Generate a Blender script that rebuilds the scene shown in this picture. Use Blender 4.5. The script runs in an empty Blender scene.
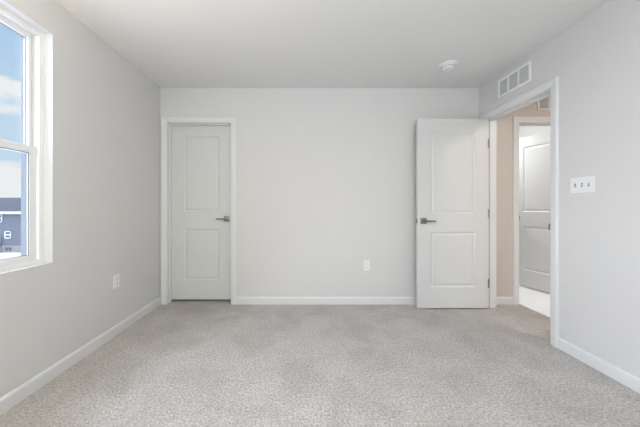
import bpy, bmesh, math
from mathutils import Vector, Matrix

scene = bpy.context.scene
C = scene.collection

# ------------------------------------------------------------------ camera, world, lamps, exposure
F_PX = 268.0
KY = F_PX / 263.0
CAM_Z = 1.097
cam_data = bpy.data.cameras.new('camera')
cam_data.sensor_width = 36.0
cam_data.lens = F_PX / 640.0 * 36.0
cam_data.shift_x = 18.0 / 640.0
cam_data.shift_y = -6.5 / 640.0
cam_data.clip_start = 0.02
cam_data.clip_end = 500
cam = bpy.data.objects.new('camera', cam_data)
cam.location = (0, 0, CAM_Z)
cam.rotation_euler = (math.radians(90), 0, 0)
C.objects.link(cam)
scene.camera = cam

vs = scene.view_settings
vs.view_transform = 'Standard'
vs.look = 'None'
vs.exposure = 0.0
vs.gamma = 1.0
vs.use_curve_mapping = False


def make_world():
    w = bpy.data.worlds.new('sky')
    scene.world = w
    w.use_nodes = True
    nt = w.node_tree
    nt.nodes.clear()
    N, L = nt.nodes.new, nt.links.new
    out = N('ShaderNodeOutputWorld')
    bg = N('ShaderNodeBackground')
    tc = N('ShaderNodeTexCoord')
    sep = N('ShaderNodeSeparateXYZ')
    L(tc.outputs['Generated'], sep.inputs[0])
    sky = N('ShaderNodeValToRGB')
    e = sky.color_ramp.elements
    e[0].position, e[0].color = 0.0, (0.62, 0.77, 0.90, 1)
    e[1].position, e[1].color = 0.65, (0.28, 0.50, 0.86, 1)
    m = e.new(0.28); m.color = (0.55, 0.72, 0.88, 1)
    L(sep.outputs['Z'], sky.inputs[0])
    # puffy cloud banks: noise stretched sideways, heavier in bands of elevation
    mp = N('ShaderNodeMapping')
    mp.inputs['Scale'].default_value = (1.0, 1.0, 2.6)
    mp.inputs['Location'].default_value = (0.3, 0.1, 0.0)
    L(tc.outputs['Generated'], mp.inputs[0])
    nz = N('ShaderNodeTexNoise')
    nz.inputs['Scale'].default_value = 4.0
    nz.inputs['Detail'].default_value = 7.0
    nz.inputs['Roughness'].default_value = 0.6
    L(mp.outputs[0], nz.inputs['Vector'])
    band = N('ShaderNodeValToRGB')
    b = band.color_ramp.elements
    b[0].position, b[0].color = 0.0, (0.7, 0.7, 0.7, 1)
    b[1].position, b[1].color = 1.0, (0.2, 0.2, 0.2, 1)
    for p, v in ((0.10, .62), (0.145, .25), (0.215, .25), (0.235, .62), (0.30, .62), (0.325, .22), (0.55, .2)):
        x = b.new(p); x.color = (v, v, v, 1)
    L(sep.outputs['Z'], band.inputs[0])
    add = N('ShaderNodeMath'); add.operation = 'ADD'
    L(nz.outputs[0], add.inputs[0]); L(band.outputs[0], add.inputs[1])
    ms = N('ShaderNodeMapRange')
    ms.inputs['From Min'].default_value = 0.92
    ms.inputs['From Max'].default_value = 1.12
    ms.interpolation_type = 'SMOOTHSTEP'
    L(add.outputs[0], ms.inputs['Value'])
    mix = N('ShaderNodeMix'); mix.data_type = 'RGBA'
    L(ms.outputs[0], mix.inputs['Factor'])
    L(sky.outputs[0], mix.inputs['A'])
    mix.inputs['B'].default_value = (0.92, 0.92, 0.93, 1)
    L(mix.outputs['Result'], bg.inputs['Color'])
    bg.inputs['Strength'].default_value = 1.0
    L(bg.outputs[0], out.inputs[0])


make_world()

ROOM_X0, ROOM_X1 = -1.600, 1.998      # bedroom side walls
D = F_PX / 88.6                       # back wall
REAR = -1.10                          # wall behind the camera
CEIL = 2.440
WT = 0.115                            # inner wall thickness
OUT_L = ROOM_X0 - 0.16
FAR_Y = 5.2
HALL_X0, HALL_X1 = ROOM_X1 + WT, 3.50


def area(name, loc, rot, sx, sy, power, col, spread=180):
    d = bpy.data.lights.new(name, 'AREA')
    d.shape = 'RECTANGLE'
    d.size, d.size_y = sx, sy
    d.energy = power
    d.spread = math.radians(spread)
    d.color = col
    o = bpy.data.objects.new(name, d)
    o.location = loc
    o.rotation_euler = rot
    C.objects.link(o)
    return o


# a broad hazy sun on the window side; an added fill lamp behind
sun_d = bpy.data.lights.new('hazy_sun', 'SUN')
sun_d.energy = 11.5
sun_d.angle = math.radians(75)
sun_d.color = (0.77, 0.83, 1.0)
sun = bpy.data.objects.new('hazy_sun', sun_d)
sun.rotation_euler = Vector((0.80, 0.16, -0.52)).to_track_quat('-Z', 'Y').to_euler()
sun.location = (-8, -2, 8)
C.objects.link(sun)
area('fill_rear', (0.2, REAR - 0.45, 1.45), (math.radians(90), 0, 0), 2.3, 1.7, 88, (1.0, 0.985, 0.92))
# added warm fill lamp aimed up to brighten the ceiling
area('fill_ceiling', (-1.0, 0.15, 1.45), (math.radians(172), 0, 0), 0.5, 0.5, 27, (1.0, 0.85, 0.66), 130)

# ------------------------------------------------------------------ materials
MATS = {}


def nodes_of(name):
    m = bpy.data.materials.new(name)
    m.use_nodes = True
    nt = m.node_tree
    bsdf = nt.nodes['Principled BSDF']
    MATS[name] = m
    return m, nt, bsdf


def plain(name, col, rough=0.5, metal=0.0, bump=0.0, bscale=200.0, mottle=0.0, mscale=4.0, spec=0.5):
    m, nt, b = nodes_of(name)
    b.inputs['Roughness'].default_value = rough
    b.inputs['Metallic'].default_value = metal
    b.inputs['Specular IOR Level'].default_value = spec
    tc = nt.nodes.new('ShaderNodeTexCoord')
    nz = nt.nodes.new('ShaderNodeTexNoise')
    nz.inputs['Scale'].default_value = mscale
    nz.inputs['Detail'].default_value = 4
    nt.links.new(tc.outputs['Object'], nz.inputs['Vector'])
    r = nt.nodes.new('ShaderNodeValToRGB')
    lo = tuple(c * (1 - mottle) for c in col) + (1,)
    hi = tuple(min(1, c * (1 + mottle)) for c in col) + (1,)
    r.color_ramp.elements[0].color, r.color_ramp.elements[0].position = lo, 0.3
    r.color_ramp.elements[1].color, r.color_ramp.elements[1].position = hi, 0.7
    nt.links.new(nz.outputs[0], r.inputs[0])
    nt.links.new(r.outputs[0], b.inputs['Base Color'])
    if bump:
        n2 = nt.nodes.new('ShaderNodeTexNoise')
        n2.inputs['Scale'].default_value = bscale
        n2.inputs['Detail'].default_value = 3
        nt.links.new(tc.outputs['Object'], n2.inputs['Vector'])
        bp = nt.nodes.new('ShaderNodeBump')
        bp.inputs['Strength'].default_value = bump
        bp.inputs['Distance'].default_value = 0.002
        nt.links.new(n2.outputs[0], bp.inputs['Height'])
        nt.links.new(bp.outputs[0], b.inputs['Normal'])
    return m


plain('wall_paint', (0.68, 0.672, 0.66), 0.75, bump=0.05, bscale=350, mottle=0.006, spec=0.25)
plain('ceiling_paint', (0.80, 0.795, 0.78), 0.9, bump=0.06, bscale=300, mottle=0.006, spec=0.2)
plain('hall_paint', (0.60, 0.555, 0.51), 0.75, bump=0.05, bscale=350, mottle=0.006, spec=0.25)
plain('trim_white', (0.735, 0.74, 0.74), 0.38, mottle=0.004, spec=0.4)
plain('door_white', (0.655, 0.66, 0.65), 0.42, mottle=0.006, mscale=9, spec=0.4)
plain('vinyl_white', (0.84, 0.84, 0.84), 0.35, mottle=0.004)
plain('plastic_white', (0.82, 0.82, 0.82), 0.35, mottle=0.004)
plain('metal_white', (0.88, 0.88, 0.88), 0.4, mottle=0.004)
plain('satin_nickel', (0.27, 0.265, 0.245), 0.32, metal=1.0, mottle=0.03, mscale=60)
plain('dark_slot', (0.03, 0.03, 0.03), 0.7)
plain('detector_grey', (0.42, 0.42, 0.42), 0.6)
plain('recess_shade', (0.06, 0.06, 0.065), 0.8)  # dark tone standing in for shade inside the duct and toggle slots
plain('gasket', (0.12, 0.12, 0.125), 0.6)
plain('pale_floor', (0.86, 0.87, 0.88), 0.55, mottle=0.04, mscale=45, bump=0.15, bscale=120)
plain('snow', (0.86, 0.86, 0.88), 0.9, mottle=0.05, mscale=0.6)
plain('house_trim', (0.85, 0.85, 0.86), 0.6)
plain('cladding', (0.20, 0.22, 0.235), 0.6)
plain('roof_shingle', (0.06, 0.064, 0.075), 0.9, mottle=0.12, mscale=3)
plain('foundation', (0.30, 0.27, 0.25), 0.9, mottle=0.15, mscale=3)
plain('house_glass', (0.10, 0.11, 0.13), 0.15)


def siding():
    m, nt, b = nodes_of('house_siding')
    b.inputs['Roughness'].default_value = 0.8
    tc = nt.nodes.new('ShaderNodeTexCoord')
    wv = nt.nodes.new('ShaderNodeTexWave')
    wv.bands_direction = 'Z'
    wv.wave_profile = 'SAW'
    wv.inputs['Scale'].default_value = 1.6
    nt.links.new(tc.outputs['Object'], wv.inputs['Vector'])
    bp = nt.nodes.new('ShaderNodeBump')
    bp.inputs['Strength'].default_value = 0.4
    bp.inputs['Distance'].default_value = 0.02
    nt.links.new(wv.outputs[1], bp.inputs['Height'])
    nt.links.new(bp.outputs[0], b.inputs['Normal'])
    b.inputs['Base Color'].default_value = (0.155, 0.16, 0.18, 1)


siding()


def carpet():
    m, nt, b = nodes_of('carpet')
    N, L = nt.nodes.new, nt.links.new
    b.inputs['Roughness'].default_value = 1.0
    b.inputs['Specular IOR Level'].default_value = 0.05
    b.inputs['Sheen Weight'].default_value = 0.15
    tc = N('ShaderNodeTexCoord')
    fine = N('ShaderNodeTexNoise')
    fine.inputs['Scale'].default_value = 74
    fine.inputs['Detail'].default_value = 4
    fine.inputs['Roughness'].default_value = 0.85
    L(tc.outputs['Object'], fine.inputs['Vector'])
    tuft = N('ShaderNodeTexVoronoi')
    tuft.inputs['Scale'].default_value = 130
    L(tc.outputs['Object'], tuft.inputs['Vector'])
    big = N('ShaderNodeTexNoise')
    big.inputs['Scale'].default_value = 3.2
    big.inputs['Detail'].default_value = 6
    big.inputs['Roughness'].default_value = 0.65
    big.inputs['Distortion'].default_value = 0.6
    L(tc.outputs['Object'], big.inputs['Vector'])
    r1 = N('ShaderNodeValToRGB')
    e = r1.color_ramp.elements
    e[0].position, e[0].color = 0.36, (0.315, 0.297, 0.278, 1)
    e[1].position, e[1].color = 0.62, (0.72, 0.695, 0.668, 1)
    L(fine.outputs[0], r1.inputs[0])
    r2 = N('ShaderNodeValToRGB')
    e = r2.color_ramp.elements
    e[0].position, e[0].color = 0.36, (0.82, 0.805, 0.785, 1)
    e[1].position, e[1].color = 0.62, (1.0, 1.0, 1.0, 1)
    L(big.outputs[0], r2.inputs[0])
    mx = N('ShaderNodeMix'); mx.data_type = 'RGBA'; mx.blend_type = 'MULTIPLY'
    mx.inputs['Factor'].default_value = 1.0
    L(r1.outputs[0], mx.inputs['A']); L(r2.outputs[0], mx.inputs['B'])
    L(mx.outputs['Result'], b.inputs['Base Color'])
    ad = N('ShaderNodeMath'); ad.operation = 'SUBTRACT'
    L(fine.outputs[0], ad.inputs[0]); L(tuft.outputs[0], ad.inputs[1])
    bp = N('ShaderNodeBump')
    bp.inputs['Strength'].default_value = 0.55
    bp.inputs['Distance'].default_value = 0.006
    L(ad.outputs[0], bp.inputs['Height'])
    L(bp.outputs[0], b.inputs['Normal'])


carpet()


def glass():
    m = bpy.data.materials.new('glass')
    m.use_nodes = True
    nt = m.node_tree
    nt.nodes.clear()
    N, L = nt.nodes.new, nt.links.new
    out = N('ShaderNodeOutputMaterial')
    t = N('ShaderNodeBsdfTransparent'); t.inputs[0].default_value = (0.97, 0.985, 0.99, 1)
    g = N('ShaderNodeBsdfGlossy'); g.inputs['Roughness'].default_value = 0.02
    lw = N('ShaderNodeLayerWeight'); lw.inputs['Blend'].default_value = 0.5
    pw = N('ShaderNodeMath'); pw.operation = 'POWER'; pw.inputs[1].default_value = 5.0
    L(lw.outputs['Facing'], pw.inputs[0])
    fr = N('ShaderNodeMath'); fr.operation = 'MULTIPLY_ADD'
    fr.inputs[1].default_value = 0.9; fr.inputs[2].default_value = 0.03
    L(pw.outputs[0], fr.inputs[0])
    mx = N('ShaderNodeMixShader')
    L(fr.outputs[0], mx.inputs[0]); L(t.outputs[0], mx.inputs[1]); L(g.outputs[0], mx.inputs[2])
    L(mx.outputs[0], out.inputs[0])
    MATS['glass'] = m


glass()


def glow(name, col, strength):
    m = bpy.data.materials.new(name)
    m.use_nodes = True
    b = m.node_tree.nodes['Principled BSDF']
    b.inputs['Base Color'].default_value = (0.9, 0.9, 0.9, 1)
    b.inputs['Emission Color'].default_value = (*col, 1)
    b.inputs['Emission Strength'].default_value = strength
    MATS[name] = m


glow('fill_glow_bedroom', (1.0, 0.90, 0.78), 0.4)  # faint fill from a lamp added to the bedroom
glow('lamp_glow_hall', (1.0, 0.87, 0.78), 82.0)
glow('fill_glow_far', (0.96, 0.98, 1.0), 80.0)  # fill from a lamp added beyond the hall

# ------------------------------------------------------------------ helpers


def box(bm, x0, x1, y0, y1, z0, z1, bev=0.0):
    t = bmesh.new()
    bmesh.ops.create_cube(t, size=1.0)
    for v in t.verts:
        v.co = Vector((x0 + (v.co.x + .5) * (x1 - x0), y0 + (v.co.y + .5) * (y1 - y0), z0 + (v.co.z + .5) * (z1 - z0)))
    if bev:
        bmesh.ops.bevel(t, geom=t.edges[:], offset=bev, segments=2, affect='EDGES', profile=0.6)
    merge(bm, t)


def merge(bm, t, M=None):
    if M is not None:
        bmesh.ops.transform(t, matrix=M, verts=t.verts)
    me = bpy.data.meshes.new('tmp')
    t.to_mesh(me)
    t.free()
    bm.from_mesh(me)
    bpy.data.meshes.remove(me)


def lathe(bm, prof, M=None, n=40):
    """prof: (radius, height) pairs from the bottom up, closed at both ends; axis = local z"""
    t = bmesh.new()
    rings = []
    for r, h in prof:
        rings.append([t.verts.new((r * math.cos(2 * math.pi * k / n), r * math.sin(2 * math.pi * k / n), h)) for k in range(n)])
    for a, b in zip(rings, rings[1:]):
        for k in range(n):
            t.faces.new((a[k], a[(k + 1) % n], b[(k + 1) % n], b[k]))
    t.faces.new(rings[0][::-1])
    t.faces.new(rings[-1])
    bmesh.ops.recalc_face_normals(t, faces=t.faces[:])
    merge(bm, t, M)


def sweep(bm, paths):
    """paths: rings of points (lists of equal length), joined in order and capped at both ends"""
    t = bmesh.new()
    rings = [[t.verts.new(p) for p in ring] for ring in paths]
    n = len(rings[0])
    for a, b in zip(rings, rings[1:]):
        for k in range(n):
            t.faces.new((a[k], a[(k + 1) % n], b[(k + 1) % n], b[k]))
    t.faces.new(rings[0][::-1])
    t.faces.new(rings[-1])
    bmesh.ops.recalc_face_normals(t, faces=t.faces[:])
    merge(bm, t)


def obj(name, bm, mat, parent=None, label=None, smooth=False):
    me = bpy.data.meshes.new(name)
    bm.to_mesh(me)
    bm.free()
    me.materials.append(MATS[mat])
    if smooth:
        for p in me.polygons:
            p.use_smooth = True
        try:
            me.set_sharp_from_angle(angle=math.radians(35))
        except Exception:
            pass
    o = bpy.data.objects.new(name, me)
    C.objects.link(o)
    if parent:
        o.parent = parent
    if label:
        o['label'] = label
    return o


def tag(o, label, cat, group=None, kind=None):
    o['label'] = label
    o['category'] = cat
    if group:
        o['group'] = group
    if kind:
        o['kind'] = kind
    return o


def thing(name, label, cat, loc=(0, 0, 0), rot=(0, 0, 0), group=None, kind=None):
    o = bpy.data.objects.new(name, None)
    o.empty_display_size = 0.05
    C.objects.link(o)
    o.location = loc
    o.rotation_euler = rot
    return tag(o, label, cat, group, kind)


def B(*args, bev=0.0):
    bm = bmesh.new()
    box(bm, *args, bev=bev)
    return bm


def copy_tree(o, parent=None):
    c = o.copy()
    C.objects.link(c)
    if parent:
        c.parent = parent
    for ch in list(o.children):
        copy_tree(ch, c)
    return c


# ------------------------------------------------------------------ openings
OPEN_H = 2.045
D1_X0, D1_X1 = -1.519, -0.8045                # closed door in the back wall
D3_X0, D3_X1 = 2.449, 3.178                   # doorway across the hall
SLAB_FRONT = F_PX / 93.2                      # face of the open door
PIN_Y = SLAB_FRONT + 0.042
D2_Y1 = PIN_Y + 0.002                         # hinge jamb
D2_Y0 = D2_Y1 - 0.768                         # latch jamb
W1_Y0, W1_Y1, W1_Z0, W1_Z1 = 0.790, 1.687 * KY, 0.740, 2.204

# ------------------------------------------------------------------ shell
bm = bmesh.new()
HS = 2.463                                    # where the paler floor colour begins
box(bm, OUT_L, HS, REAR - 0.16, FAR_Y, -0.12, 0.0)
tag(obj('floor', bm, 'carpet'), 'light grey beige cut pile carpet over the whole bedroom', 'floor', kind='structure')
bm = bmesh.new()
t = bmesh.new()
e0, e1 = 2.443, 2.468                         # the paler area's edge runs very slightly off square
pts = [(HS, REAR), (HALL_X1, REAR), (HALL_X1, FAR_Y), (HS, FAR_Y)]
lo = [t.verts.new((x, y, -0.12)) for x, y in pts]
hi = [t.verts.new((x, y, 0.0)) for x, y in pts]
t.faces.new(lo[::-1]); t.faces.new(hi)
for k in range(4):
    t.faces.new((lo[k], lo[(k + 1) % 4], hi[(k + 1) % 4], hi[k]))
merge(bm, t)
tag(obj('floor_pale', bm, 'pale_floor'), 'paler, near-white floor area beyond the bedroom doorway', 'floor', kind='structure')

bm = B(OUT_L, HALL_X1 + 0.16, REAR - 0.16, FAR_Y + 0.16, CEIL, CEIL + 0.2)
tag(obj('ceiling', bm, 'ceiling_paint'), 'flat matte white ceiling over the bedroom', 'ceiling', kind='structure')

W3_Y0, W3_Y1 = -0.75, 0.25                    # added, unseen side window behind the camera
bm = bmesh.new()
ya, yb = REAR - 0.16, FAR_Y + 0.16
for y0, y1 in ((ya, W3_Y0), (W3_Y1, W1_Y0), (W1_Y1, yb)):
    box(bm, OUT_L, ROOM_X0, y0, y1, 0, CEIL)
for y0, y1 in ((W3_Y0, W3_Y1), (W1_Y0, W1_Y1)):
    box(bm, OUT_L, ROOM_X0, y0, y1, 0, W1_Z0)
    box(bm, OUT_L, ROOM_X0, y0, y1, W1_Z1, CEIL)
tag(obj('wall_left', bm, 'wall_paint'), 'plain warm grey painted wall with the double-hung window', 'wall', kind='structure')

bm = bmesh.new()
box(bm, ROOM_X0, D1_X0 - .018, D, D + WT, 0, CEIL)
box(bm, D1_X0 - .018, D1_X1 + .018, D, D + WT, OPEN_H + .018, CEIL)
box(bm, D1_X1 + .018, ROOM_X1 + 0.03, D, D + WT, 0, CEIL)
tag(obj('wall_back', bm, 'wall_paint'), 'plain pale grey wall between the closed door and the open door', 'wall', kind='structure')

bm = bmesh.new()
box(bm, ROOM_X1 + 0.03, D3_X0 - .018, D, D + WT, 0, CEIL)
box(bm, D3_X0 - .018, D3_X1 + .018, D, D + WT, OPEN_H + .018, CEIL)
box(bm, D3_X1 + .018, HALL_X1, D, D + WT, 0, CEIL)
tag(obj('wall_hall', bm, 'hall_paint'), 'beige hall wall seen through the open bedroom doorway', 'wall', kind='structure')

bm = bmesh.new()
box(bm, ROOM_X1, HALL_X0, REAR, D2_Y0 - .018, 0, CEIL)
box(bm, ROOM_X1, HALL_X0, D2_Y0 - .018, D2_Y1 + .018, OPEN_H + .018, CEIL)
box(bm, ROOM_X1, HALL_X0, D2_Y1 + .018, D, 0, CEIL)
tag(obj('wall_right', bm, 'wall_paint'), 'plain pale grey wall with the doorway, the light switches and the air grille', 'wall', kind='structure')

RW_X0, RW_X1 = -0.9, 1.3  # opening cut for the added rear window
bm = bmesh.new()
for x0, x1 in ((OUT_L, RW_X0), (RW_X1, HALL_X1 + .16)):
    box(bm, x0, x1, REAR - 0.16, REAR, 0, CEIL)
box(bm, RW_X0, RW_X1, REAR - 0.16, REAR, 0, W1_Z0)
box(bm, RW_X0, RW_X1, REAR - 0.16, REAR, W1_Z1, CEIL)
tag(obj('wall_rear', bm, 'wall_paint'), 'wall with an added wide window facing the two doors', 'wall', kind='structure')
tag(obj('wall_far', B(OUT_L, HALL_X1 + .16, FAR_Y, FAR_Y + .16, 0, CEIL), 'wall_paint'),
    'end wall of the room beyond the hall doorway', 'wall', kind='structure')
tag(obj('wall_outer', B(HALL_X1, HALL_X1 + .16, REAR, FAR_Y, 0, CEIL), 'wall_paint'),
    'outer wall along the hall', 'wall', kind='structure')
tag(obj('wall_closet', B(1.9, 2.0, D + WT, FAR_Y, 0, CEIL), 'wall_paint'),
    'partition between the closet and the room beyond the hall', 'wall', kind='structure')
tag(obj('wall_foundation', B(OUT_L, HALL_X1 + .16, REAR - .16, FAR_Y + .16, -4.0, -0.12), 'foundation'),
    'storey below the bedroom floor', 'wall', kind='structure')

# ------------------------------------------------------------------ baseboards
BB_H, BB_T = 0.084, 0.013
BB = [(0, 0), (BB_T, 0), (BB_T, BB_H - .016), (BB_T * .72, BB_H - .006), (BB_T * .35, BB_H), (0, BB_H)]


def baseboard(name, p0, p1, normal, label, kind='structure', parent=None):
    n = Vector(normal)
    rings = [[Vector((p[0], p[1], 0)) + n * t_ + Vector((0, 0, h)) for t_, h in BB] for p in (p0, p1)]
    bm = bmesh.new()
    sweep(bm, rings)
    return tag(obj(name, bm, 'trim_white'), label, 'baseboard', kind=kind)


CW = 0.064                                     # casing width
baseboard('baseboard_left', (ROOM_X0, REAR), (ROOM_X0, D), (1, 0, 0), 'white baseboard under the window running to the closed door')
baseboard('baseboard_back', (D1_X1 + .005 + CW, D), (ROOM_X1, D), (0, -1, 0), 'white baseboard between the closed door and the open door')
baseboard('baseboard_right', (ROOM_X1, REAR), (ROOM_X1, D2_Y0 - .005 - CW), (-1, 0, 0), 'white baseboard below the light switches')
baseboard('baseboard_hall', (HALL_X0, D), (D3_X0 - .005 - CW, D), (0, -1, 0), 'short white baseboard in the hall beside the far doorway')
baseboard('baseboard_rear', (ROOM_X0, REAR), (ROOM_X1, REAR), (0, 1, 0), 'white baseboard below the added wide window')

# ------------------------------------------------------------------ door casings
CP = [(0, 0), (0, .009), (.004, .011), (.012, .0115), (.020, .0145), (.048, .0175), (.058, .0165), (CW, .012), (CW, 0)]


def casing(u0, u1, zt, fn):
    bm = bmesh.new()
    r = .005
    a, b, z = u0 - r, u1 + r, zt + r
    rings = [[fn(a - o, 0, p) for o, p in CP], [fn(a - o, z + o, p) for o, p in CP],
             [fn(b + o, z + o, p) for o, p in CP], [fn(b + o, 0, p) for o, p in CP]]
    sweep(bm, rings)
    return bm


def door_trim(name, label, u0, u1, side_fn, depth, front, back, stop_at):
    """u0/u1 opening along the wall, side_fn(u, z, d) -> point with d measured into the wall from its bedroom face"""
    root = thing(name, label, 'door frame', kind='structure')
    obj('casing', casing(u0, u1, OPEN_H, lambda u, z, p: side_fn(u, z, -p)), 'trim_white', root)
    obj('casing', casing(u0, u1, OPEN_H, lambda u, z, p: side_fn(u, z, depth + p)), 'trim_white', root)

    def bx(ua, ub, za, zb, da, db):
        a, b = side_fn(ua, za, da), side_fn(ub, zb, db)
        bm_ = bmesh.new()
        box(bm_, min(a[0], b[0]), max(a[0], b[0]), min(a[1], b[1]), max(a[1], b[1]), za, zb)
        return bm_
    bm = bmesh.new()
    for q in ((u0 - .018, u0, 0, OPEN_H + .018), (u1, u1 + .018, 0, OPEN_H + .018), (u0, u1, OPEN_H, OPEN_H + .018)):
        t = bx(*q, 0, depth)
        merge(bm, t)
    obj('jamb', bm, 'trim_white', root)
    bm = bmesh.new()
    s0, s1 = stop_at
    for q in ((u0, u0 + .011, 0, OPEN_H), (u1 - .011, u1, 0, OPEN_H), (u0 + .011, u1 - .011, OPEN_H - .011, OPEN_H)):
        merge(bm, bx(*q, s0, s1))
    obj('door_stop', bm, 'trim_white', root)
    return root


door_trim('trim_1', 'white casing and jamb around the closed door in the back wall', D1_X0, D1_X1,
          lambda u, z, d: (u, D + d, z), WT, True, True, (.040, .078))
tr2 = door_trim('trim_2', 'white casing and jamb of the open doorway into the hall', D2_Y0, D2_Y1,
                lambda u, z, d: (ROOM_X1 + d, u, z), WT, True, True, (.040, .078))
door_trim('trim_3', 'white casing of the second doorway seen across the hall', D3_X0, D3_X1,
          lambda u, z, d: (u, D + d, z), WT, True, True, (.036, .074))
# strike plate with its lip on the latch jamb of the open doorway
bm = B(ROOM_X1 + .004, ROOM_X1 + .034, D2_Y0 - .0003, D2_Y0 + .0018, .909, .967, bev=.0005)
box(bm, ROOM_X1 - .006, ROOM_X1 + .006, D2_Y0 + .0002, D2_Y0 + .0150, .912, .964, bev=.0008)
obj('strike_plate', bm, 'satin_nickel', tr2, 'small metal strike plate')

# ------------------------------------------------------------------ doors
DT = 0.035


def slab_mesh(W, H, sgn, stile, rails):
    """two-panel moulded slab; x from 0 (hinge edge) to sgn*W; rails: (bottom, lower panel, lock, upper panel)"""
    bm = bmesh.new()
    b0, p0, lk, p1 = rails
    xs = [0, stile, W - stile, W]
    zs = [0, b0, b0 + p0, b0 + p0 + lk, b0 + p0 + lk + p1, H]
    prof = [(.004, .0025), (.011, .0070), (.017, .0080), (.024, .0070), (.036, .0030), (.040, .0024)]
    t = bmesh.new()
    for side in (0, 1):
        y0 = 0 if side == 0 else DT
        s = 1 if side == 0 else -1

        def V(x, z, d=0):
            return t.verts.new((sgn * x, y0 + s * d, z))
        for i in range(3):
            for j in range(5):
                if i == 1 and j in (1, 3):
                    r0 = [(xs[1], zs[j]), (xs[2], zs[j]), (xs[2], zs[j + 1]), (xs[1], zs[j + 1])]
                    prev = [V(*p) for p in r0]
                    for o, d in prof:
                        cur = [V(xs[1] + o, zs[j] + o, d), V(xs[2] - o, zs[j] + o, d), V(xs[2] - o, zs[j + 1] - o, d), V(xs[1] + o, zs[j + 1] - o, d)]
                        for k in range(4):
                            t.faces.new((prev[k], prev[(k + 1) % 4], cur[(k + 1) % 4], cur[k]))
                        prev = cur
                    t.faces.new(prev)
                else:
                    t.faces.new([V(xs[i], zs[j]), V(xs[i + 1], zs[j]), V(xs[i + 1], zs[j + 1]), V(xs[i], zs[j + 1])])
    for i in range(3):
        for z in (0, H):
            t.faces.new([t.verts.new((sgn * x, y, z)) for x, y in ((xs[i], 0), (xs[i + 1], 0), (xs[i + 1], DT), (xs[i], DT))])
    for j in range(5):
        for x in (0, W):
            t.faces.new([t.verts.new((sgn * x, y, z)) for y, z in ((0, zs[j]), (DT, zs[j]), (DT, zs[j + 1]), (0, zs[j + 1]))])
    bmesh.ops.remove_doubles(t, verts=t.verts[:], dist=1e-5)
    bmesh.ops.recalc_face_normals(t, faces=t.faces[:])
    merge(bm, t)
    return bm


def handle(root, xc, zc, sgn, face, length=.128):
    """square-rose lever set; face -1: on the y=0 side, +1: on the y=DT side; the lever points to the hinges"""
    y = 0 if face < 0 else DT
    f = face

    def yy(a, b):
        return (min(y + f * a, y + f * b), max(y + f * a, y + f * b))
    bm = bmesh.new()
    box(bm, xc - .033, xc + .033, *yy(-.0005, .008), zc - .033, zc + .033, bev=.0022)
    M = Matrix.Translation((xc, y, zc)) @ Matrix.Rotation(math.radians(90 if f < 0 else -90), 4, 'X')
    lathe(bm, [(.018, .006), (.0165, .011), (.0115, .013), (.0105, .042), (.0105, .046)], M, 24)
    h = obj('door_handle', bm, 'satin_nickel', root, 'satin nickel square rose', smooth=True)
    # lever: a slim bar that tapers and curves gently towards its tip
    rings = []
    d = -sgn
    for q in range(9):
        u = q / 8
        x = xc - d * .013 + d * u * length
        hh = .0115 - .0035 * u
        th = .0075 - .0028 * u
        yc = y + f * (.046 + .004 * math.sin(u * math.pi) - .004 * u)
        ring = []
        for a in range(12):
            ca, sa = math.cos(a / 12 * 2 * math.pi), math.sin(a / 12 * 2 * math.pi)
            sq = lambda v: math.copysign(abs(v) ** .55, v)
            ring.append((x, yc + th * sq(ca), zc + hh * sq(sa)))
        rings.append(ring)
    bm = bmesh.new()
    sweep(bm, rings)
    obj('lever', bm, 'satin_nickel', h, 'satin nickel lever', smooth=True)
    return h


def hinge(root, z, sgn, y):
    bm = bmesh.new()
    M = Matrix.Translation((-sgn * .0035, y, z))
    lathe(bm, [(.0035, -.047), (.0065, -.045), (.0065, .045), (.0035, .047)], M, 16)
    box(bm, -sgn * .0012 - .0012, -sgn * .0012 + .0012, y + .001, y + .033, z - .0445, z + .0445)
    obj('hinge', bm, 'satin_nickel', root, 'satin nickel butt hinge', smooth=True)


def door(name, label, loc, rz, W, sgn, stile, pin_y, lever_sides=(-1, 1), hinges=True, lever=.128, H=2.030):
    root = thing(name, label, 'door', loc, (0, 0, rz), kind='structure')
    obj('slab', slab_mesh(W, H, sgn, stile, (.224, .594, .196, .882)), 'door_white', root)
    zc = .934
    for f in lever_sides:
        handle(root, sgn * (W - .063), zc, sgn, f, lever)
    bm = bmesh.new()
    xe = sgn * W
    box(bm, xe - .0015, xe + .0015, DT / 2 - .0127, DT / 2 + .0127, zc - .0285, zc + .0285, bev=.0005)
    lp = obj('latch_plate', bm, 'satin_nickel', root, 'satin nickel latch plate on the door edge')
    t = bmesh.new()
    box(t, min(xe, xe + sgn * .011), max(xe, xe + sgn * .011), DT / 2 - .007, DT / 2 + .007, zc - .009, zc + .009, bev=.002)
    obj('latch_bolt', t, 'satin_nickel', lp)
    if hinges:
        for z in (.265, 1.015, 1.765):
            hinge(root, z, sgn, pin_y)
    return root


door('door_1', 'closed white two-panel door with a lever handle, set in the back wall by the window',
     (D1_X0 + .003, D + .0785, .027), 0, .709, 1, .150, 0, hinges=False, H=2.015)
door('door_2', 'white two-panel bedroom door standing open against the back wall beside the hall doorway',
     (ROOM_X1 - .0005, SLAB_FRONT, .013), 0, .757, -1, .138, -.004)
door('door_3', 'white door across the hall swung into the room beyond',
     (3.168, D + WT - .030, .016), math.radians(-75.9), .716, -1, .138, DT + .003, lever=.080)

# ------------------------------------------------------------------ windows


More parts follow.
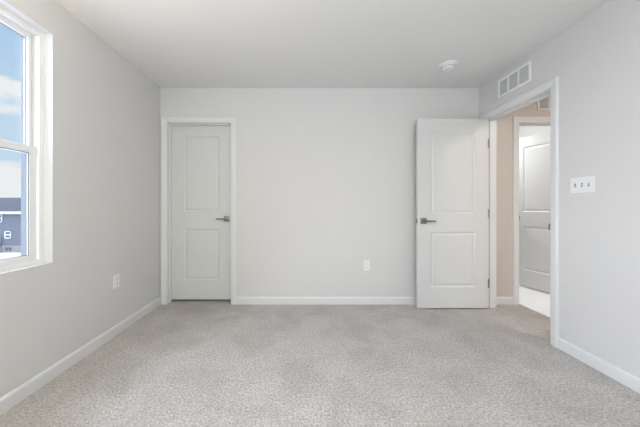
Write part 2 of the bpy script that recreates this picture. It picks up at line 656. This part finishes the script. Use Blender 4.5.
def ring_boxes(bm, x0, x1, z0, z1, w, y0, y1, bev=0.0, wb=None, wt=None):
    wb = w if wb is None else wb
    wt = w if wt is None else wt
    box(bm, x0, x0 + w, y0, y1, z0, z1, bev)
    box(bm, x1 - w, x1, y0, y1, z0, z1, bev)
    box(bm, x0 + w, x1 - w, y0, y1, z0, z0 + wb, bev)
    box(bm, x0 + w, x1 - w, y0, y1, z1 - wt, z1, bev)


def window_unit(root, x0, x1, H):
    """double-hung unit between x0 and x1; y = depth into the wall from the room face"""
    bm = bmesh.new()
    ring_boxes(bm, x0, x1, 0, H, .030, .053, .076, .002)
    ring_boxes(bm, x0, x1, 0, H, .022, .076, .096)
    ring_boxes(bm, x0, x1, 0, H, .029, .096, .128)
    obj('frame', bm, 'vinyl_white', root)
    bm = bmesh.new()
    ring_boxes(bm, x0, x1, 0, H, .040, .128, .160, .002)
    obj('exterior_trim', bm, 'cladding', root, 'grey blue exterior trim')
    mid = .722
    bm = bmesh.new()                                        # upper sash, outer track
    ring_boxes(bm, x0 + .034, x1 - .034, mid - .030, H - .026, .022, .097, .126, .003, wb=.040, wt=.030)
    us = obj('upper_sash', bm, 'vinyl_white', root)
    obj('glass', B(x0 + .052, x1 - .052, .119, .123, mid, H - .052), 'glass', us)
    bm = bmesh.new()
    ring_boxes(bm, x0 + .0545, x1 - .0545, mid + .009, H - .0545, .0035, .114, .118)
    obj('gasket', bm, 'gasket', us)
    bm = bmesh.new()                                        # lower sash, inner track
    ring_boxes(bm, x0 + .038, x1 - .038, .022, mid + .010, .045, .062, .080, .003, wb=.042, wt=.043)
    ls = obj('lower_sash', bm, 'vinyl_white', root)
    obj('glass', B(x0 + .080, x1 - .080, .070, .074, .060, mid - .030), 'glass', ls)
    bm = bmesh.new()
    ring_boxes(bm, x0 + .0825, x1 - .0825, .0635, mid - .0325, .0035, .0665, .0695)
    obj('gasket', bm, 'gasket', ls)
    xm = (x0 + x1) / 2
    bm = B(xm - .035, xm + .035, .064, .079, mid + .009, mid + .018, bev=.002)
    box(bm, xm - .012, xm + .034, .058, .074, mid + .017, mid + .026, bev=.003)
    obj('sash_lock', bm, 'vinyl_white', ls)


def window(name, label, loc, rz, W, units):
    H = W1_Z1 - W1_Z0
    root = thing(name, label, 'window', loc, (0, 0, rz), kind='structure')
    bm = bmesh.new()
    ring_boxes(bm, 0, W, 0, H, .0015, -.0015, .054)         # white return lining the opening
    obj('return', bm, 'trim_white', root)
    step = W / units
    for k in range(units):
        window_unit(root, k * step + .0015, (k + 1) * step - .0015, H)
    return root


window('window_1', 'white double-hung window looking out on the grey house', (ROOM_X0, W1_Y0, W1_Z0), math.radians(90), W1_Y1 - W1_Y0, 1)
window('window_2_added', 'added, unseen white double-hung window nearer the rear wall', (ROOM_X0, W3_Y0, W1_Z0), math.radians(90), W3_Y1 - W3_Y0, 1)  # unseen window added to let in more daylight
window('window_3_added', 'added, unseen wide twin double-hung window in the rear wall', (RW_X1, REAR, W1_Z0), math.radians(180), RW_X1 - RW_X0, 2)  # unseen window added so the rear fill lamp reaches the room

# ------------------------------------------------------------------ ceiling lamps (out of the picture; bedroom and far-room ones added as fill)


def ceiling_lamp(label, loc, glow_mat, r=.17):
    root = thing('ceiling_lamp', label, 'ceiling lamp', loc)
    bm = bmesh.new()
    lathe(bm, [(r * .96, -.030), (r, -.026), (r, 0), (r * .9, 0)], None, 48)
    obj('base', bm, 'metal_white', root, smooth=True)
    bm = bmesh.new()
    lathe(bm, [(.01, -.098), (r * .35, -.094), (r * .65, -.080), (r * .86, -.058), (r * .93, -.030), (r * .93, -.029)], None, 48)
    obj('lamp_shade', bm, glow_mat, root, smooth=True)


ceiling_lamp('added, unseen white flush ceiling lamp, faint fill in the middle of the bedroom', (0.2, 0.55, CEIL), 'fill_glow_bedroom')
ceiling_lamp('white flush ceiling lamp in the hall', (2.80, 1.35, CEIL), 'lamp_glow_hall')
ceiling_lamp('added, unseen white flush ceiling lamp, fill for the room beyond the hall', (2.45, 4.1, CEIL), 'fill_glow_far')

# ------------------------------------------------------------------ air grilles


def grille(label, loc, rz, group=None):
    """local: x along the wall, y into the wall, z up; origin at the lower corner of the face"""
    W, H = .385, .182
    root = thing('air_grille', label, 'vent', loc, (0, 0, rz))
    bd, dv = .019, .012
    bm = bmesh.new()
    ring_boxes(bm, 0, W, 0, H, bd, -.010, 0, .002)
    sec = (W - 2 * bd - 2 * dv) / 3
    xs = [bd + k * (sec + dv) for k in range(3)]
    for k in (1, 2):
        box(bm, xs[k] - dv, xs[k], -.0095, 0, bd, H - bd)
    obj('frame', bm, 'metal_white', root)
    obj('backing', B(bd, W - bd, -.0012, -.0002, bd, H - bd), 'recess_shade', root, 'dark plate standing in for the shaded duct behind the louvres')
    n = 11
    for k in range(3):
        bm = bmesh.new()
        for i in range(n):
            t = bmesh.new()
            box(t, xs[k], xs[k] + sec, -.0042, .0042, -.0006, .0006)
            zc = bd + (i + .5) * (H - 2 * bd) / n
            merge(bm, t, Matrix.Translation((0, -.0052, zc)) @ Matrix.Rotation(math.radians(-38), 4, 'X'))
        obj('louvres', bm, 'metal_white', root)
    for x in (bd / 2, W - bd / 2):
        bm = bmesh.new()
        lathe(bm, [(.0045, 0), (.004, .0012), (.002, .0016)], Matrix.Translation((x, -.010, H / 2)) @ Matrix.Rotation(math.radians(90), 4, 'X'), 12)
        obj('screw', bm, 'metal_white', root)
    return root


# right wall: into the wall = +X, so local y -> +X and local x -> -Y
grille('white three-section return air grille above the bedroom doorway', (ROOM_X1, 2.670 * KY, 2.194), math.radians(-90))
grille('white return air grille on the hall wall above the far doorway', (2.652, D, 2.186), 0)

# ------------------------------------------------------------------ smoke detector
sd = thing('smoke_detector', 'round white smoke detector on the ceiling near the open door', 'smoke detector', (1.376, 2.479 * KY, CEIL))
bm = bmesh.new()
lathe(bm, [(.070, -.014), (.076, -.012), (.077, -.004), (.077, 0), (.06, 0)], None, 48)
obj('base', bm, 'plastic_white', sd, smooth=True)
bm = bmesh.new()
lathe(bm, [(.010, -.050), (.036, -.049), (.050, -.045), (.056, -.038), (.059, -.024), (.0575, -.022), (.0575, -.013)], None, 48)
cv = obj('cover', bm, 'plastic_white', sd, smooth=True)
bm = bmesh.new()
lathe(bm, [(.009, -.053), (.012, -.052), (.012, -.048)], Matrix.Translation((.016, -.010, 0)), 20)
obj('test_button', bm, 'plastic_white', cv, smooth=True)
bm = bmesh.new()
for k in range(28):
    t = bmesh.new()
    box(t, .0575, .0600, -.0035, .0035, -.0365, -.0265)
    merge(bm, t, Matrix.Rotation(2 * math.pi * k / 28, 4, 'Z'))
obj('intake_slots', bm, 'detector_grey', cv)

# ------------------------------------------------------------------ switches and outlets (local: x along, y into the wall, z up)
ps = thing('light_switch', 'white three-gang light switch plate on the wall beside the doorway', 'light switch',
           (ROOM_X1, 1.873 * KY, 1.254), (0, 0, math.radians(-90)))
bm = B(-.082, .082, -.006, .0005, -.057, .057, bev=.0025)
obj('plate', bm, 'plastic_white', ps)
for k in (-1, 0, 1):
    bm = B(k * .046 - .0055, k * .046 + .0055, -.0066, -.0058, -.0125, .0125)
    sl = obj('toggle_slot', bm, 'recess_shade', ps)
    t = bmesh.new()
    box(t, -.0042, .0042, -.016, .004, -.0045, .0045, bev=.0012)
    bm = bmesh.new()
    merge(bm, t, Matrix.Translation((k * .046, -.0065, 0)) @ Matrix.Rotation(math.radians(24 if k != 1 else -24), 4, 'X'))
    obj('toggle', bm, 'plastic_white', sl)
for k in (-1, 0, 1):
    for z in (-.030, .030):
        bm = bmesh.new()
        lathe(bm, [(.0033, 0), (.0028, .0010), (.001, .0013)], Matrix.Translation((k * .046, -.006, z)) @ Matrix.Rotation(math.radians(90), 4, 'X'), 12)
        obj('screw', bm, 'plastic_white', ps)


def outlet(label, loc, rz):
    root = thing('wall_outlet', label, 'outlet', loc, (0, 0, rz))
    obj('plate', B(-.035, .035, -.006, .0005, -.057, .057, bev=.0025), 'plastic_white', root)
    for s in (-1, 1):
        zc = s * .0195
        t = bmesh.new()
        lathe(t, [(.0172, -.0055), (.0172, .0082), (.0165, .0088)], Matrix.Rotation(math.radians(90), 4, 'X'), 28)
        for v in t.verts:
            v.co.z = max(-.0142, min(.0142, v.co.z)) + zc
        rc = obj('receptacle', t, 'plastic_white', root)
        bm = bmesh.new()
        for x, h in ((-.0064, .0045), (.0064, .0036)):
            box(bm, x - .0011, x + .0011, -.0092, -.0080, zc + .003 - h, zc + .003 + h)
        lathe(bm, [(.0024, .0082), (.0024, .0092)], Matrix.Translation((0, 0, zc - .0075)) @ Matrix.Rotation(math.radians(90), 4, 'X'), 12)
        obj('slots', bm, 'dark_slot', rc)
    bm = bmesh.new()
    lathe(bm, [(.0033, 0), (.0028, .0012), (.001, .0015)], Matrix.Translation((0, -.006, 0)) @ Matrix.Rotation(math.radians(90), 4, 'X'), 12)
    obj('screw', bm, 'plastic_white', root)


outlet('white duplex outlet low on the back wall beside the open door', (.728, D, .438), 0)
outlet('white duplex outlet below the window, low on the window wall', (ROOM_X0, 2.265 * KY, .458), math.radians(90))

# ------------------------------------------------------------------ outside the window
tag(obj('ground', B(-140, 60, -60, 160, -4.4, -4.0), 'snow'), 'bright white snowy ground around the grey house', 'ground', kind='structure')

HY = 30.0
hs = thing('house', 'grey sided house with white trim seen through the window', 'house', (-33.35, HY, -4.0))


def hp(name, parts, mat, parent=None, bev=0):
    bm = bmesh.new()
    for x0, x1, y0, y1, z0, z1 in parts:
        box(bm, x0 + 34, x1 + 34, y0 - HY, y1 - HY, z0 + 4, z1 + 4, bev)
    return obj(name, bm, mat, parent or hs)


hp('foundation', [(-45, -22, HY - .03, HY + 9, -4.0, -3.22)], 'foundation')
hp('wall', [(-45, -22, HY, HY + 9, -3.22, .42)], 'house_siding')
hp('fascia', [(-45.4, -21.6, HY - .45, HY - .30, .33, .58)], 'house_trim')
bm = bmesh.new()
y0, y1, yr, zr, z0 = HY - .4, HY + 9.4, HY + 4.5, 2.30, .45
pts = [(-45.4, y0, z0), (-21.6, y0, z0), (-21.6, y1, z0), (-45.4, y1, z0), (-42.5, yr, zr), (-26, yr, zr)]
t = bmesh.new()
v = [t.verts.new((p[0] + 34, p[1] - HY, p[2] + 4)) for p in pts]
for f in ((0, 1, 5, 4), (1, 2, 5), (2, 3, 4, 5), (3, 0, 4), (0, 3, 2, 1)):
    t.faces.new([v[i] for i in f])
merge(bm, t)
obj('roof', bm, 'roof_shingle', hs)


def hwin(x0, x1, z0, z1):
    w = .09
    f = hp('window', [(x0, x0 + w, HY - .06, HY + .02, z0, z1), (x1 - w, x1, HY - .06, HY + .02, z0, z1),
                      (x0, x1, HY - .06, HY + .02, z0, z0 + w), (x0, x1, HY - .06, HY + .02, z1 - w, z1),
                      (x0, x1, HY - .05, HY + .02, (z0 + z1) / 2 - .05, (z0 + z1) / 2 + .05)], 'house_trim')
    hp('pane', [(x0 + .05, x1 - .05, HY - .03, HY + .01, z0 + .05, z1 - .05)], 'house_glass', f)


hwin(-33.90, -33.18, -2.42, -1.60)
hwin(-35.3, -34.18, -.62, .26)
hwin(-31.5, -30.4, -1.9, -.4)
hwin(-28.5, -27.4, -1.9, -.4)
for xa in (-33.85, -33.45, -30.8):
    hp('basement_window', [(xa, xa + .26, HY - .06, HY, -3.78, -3.42)], 'house_glass')
hp('corner_post', [(-34.62, -34.38, HY - .20, HY - .03, -4.0, -2.2)], 'house_trim')
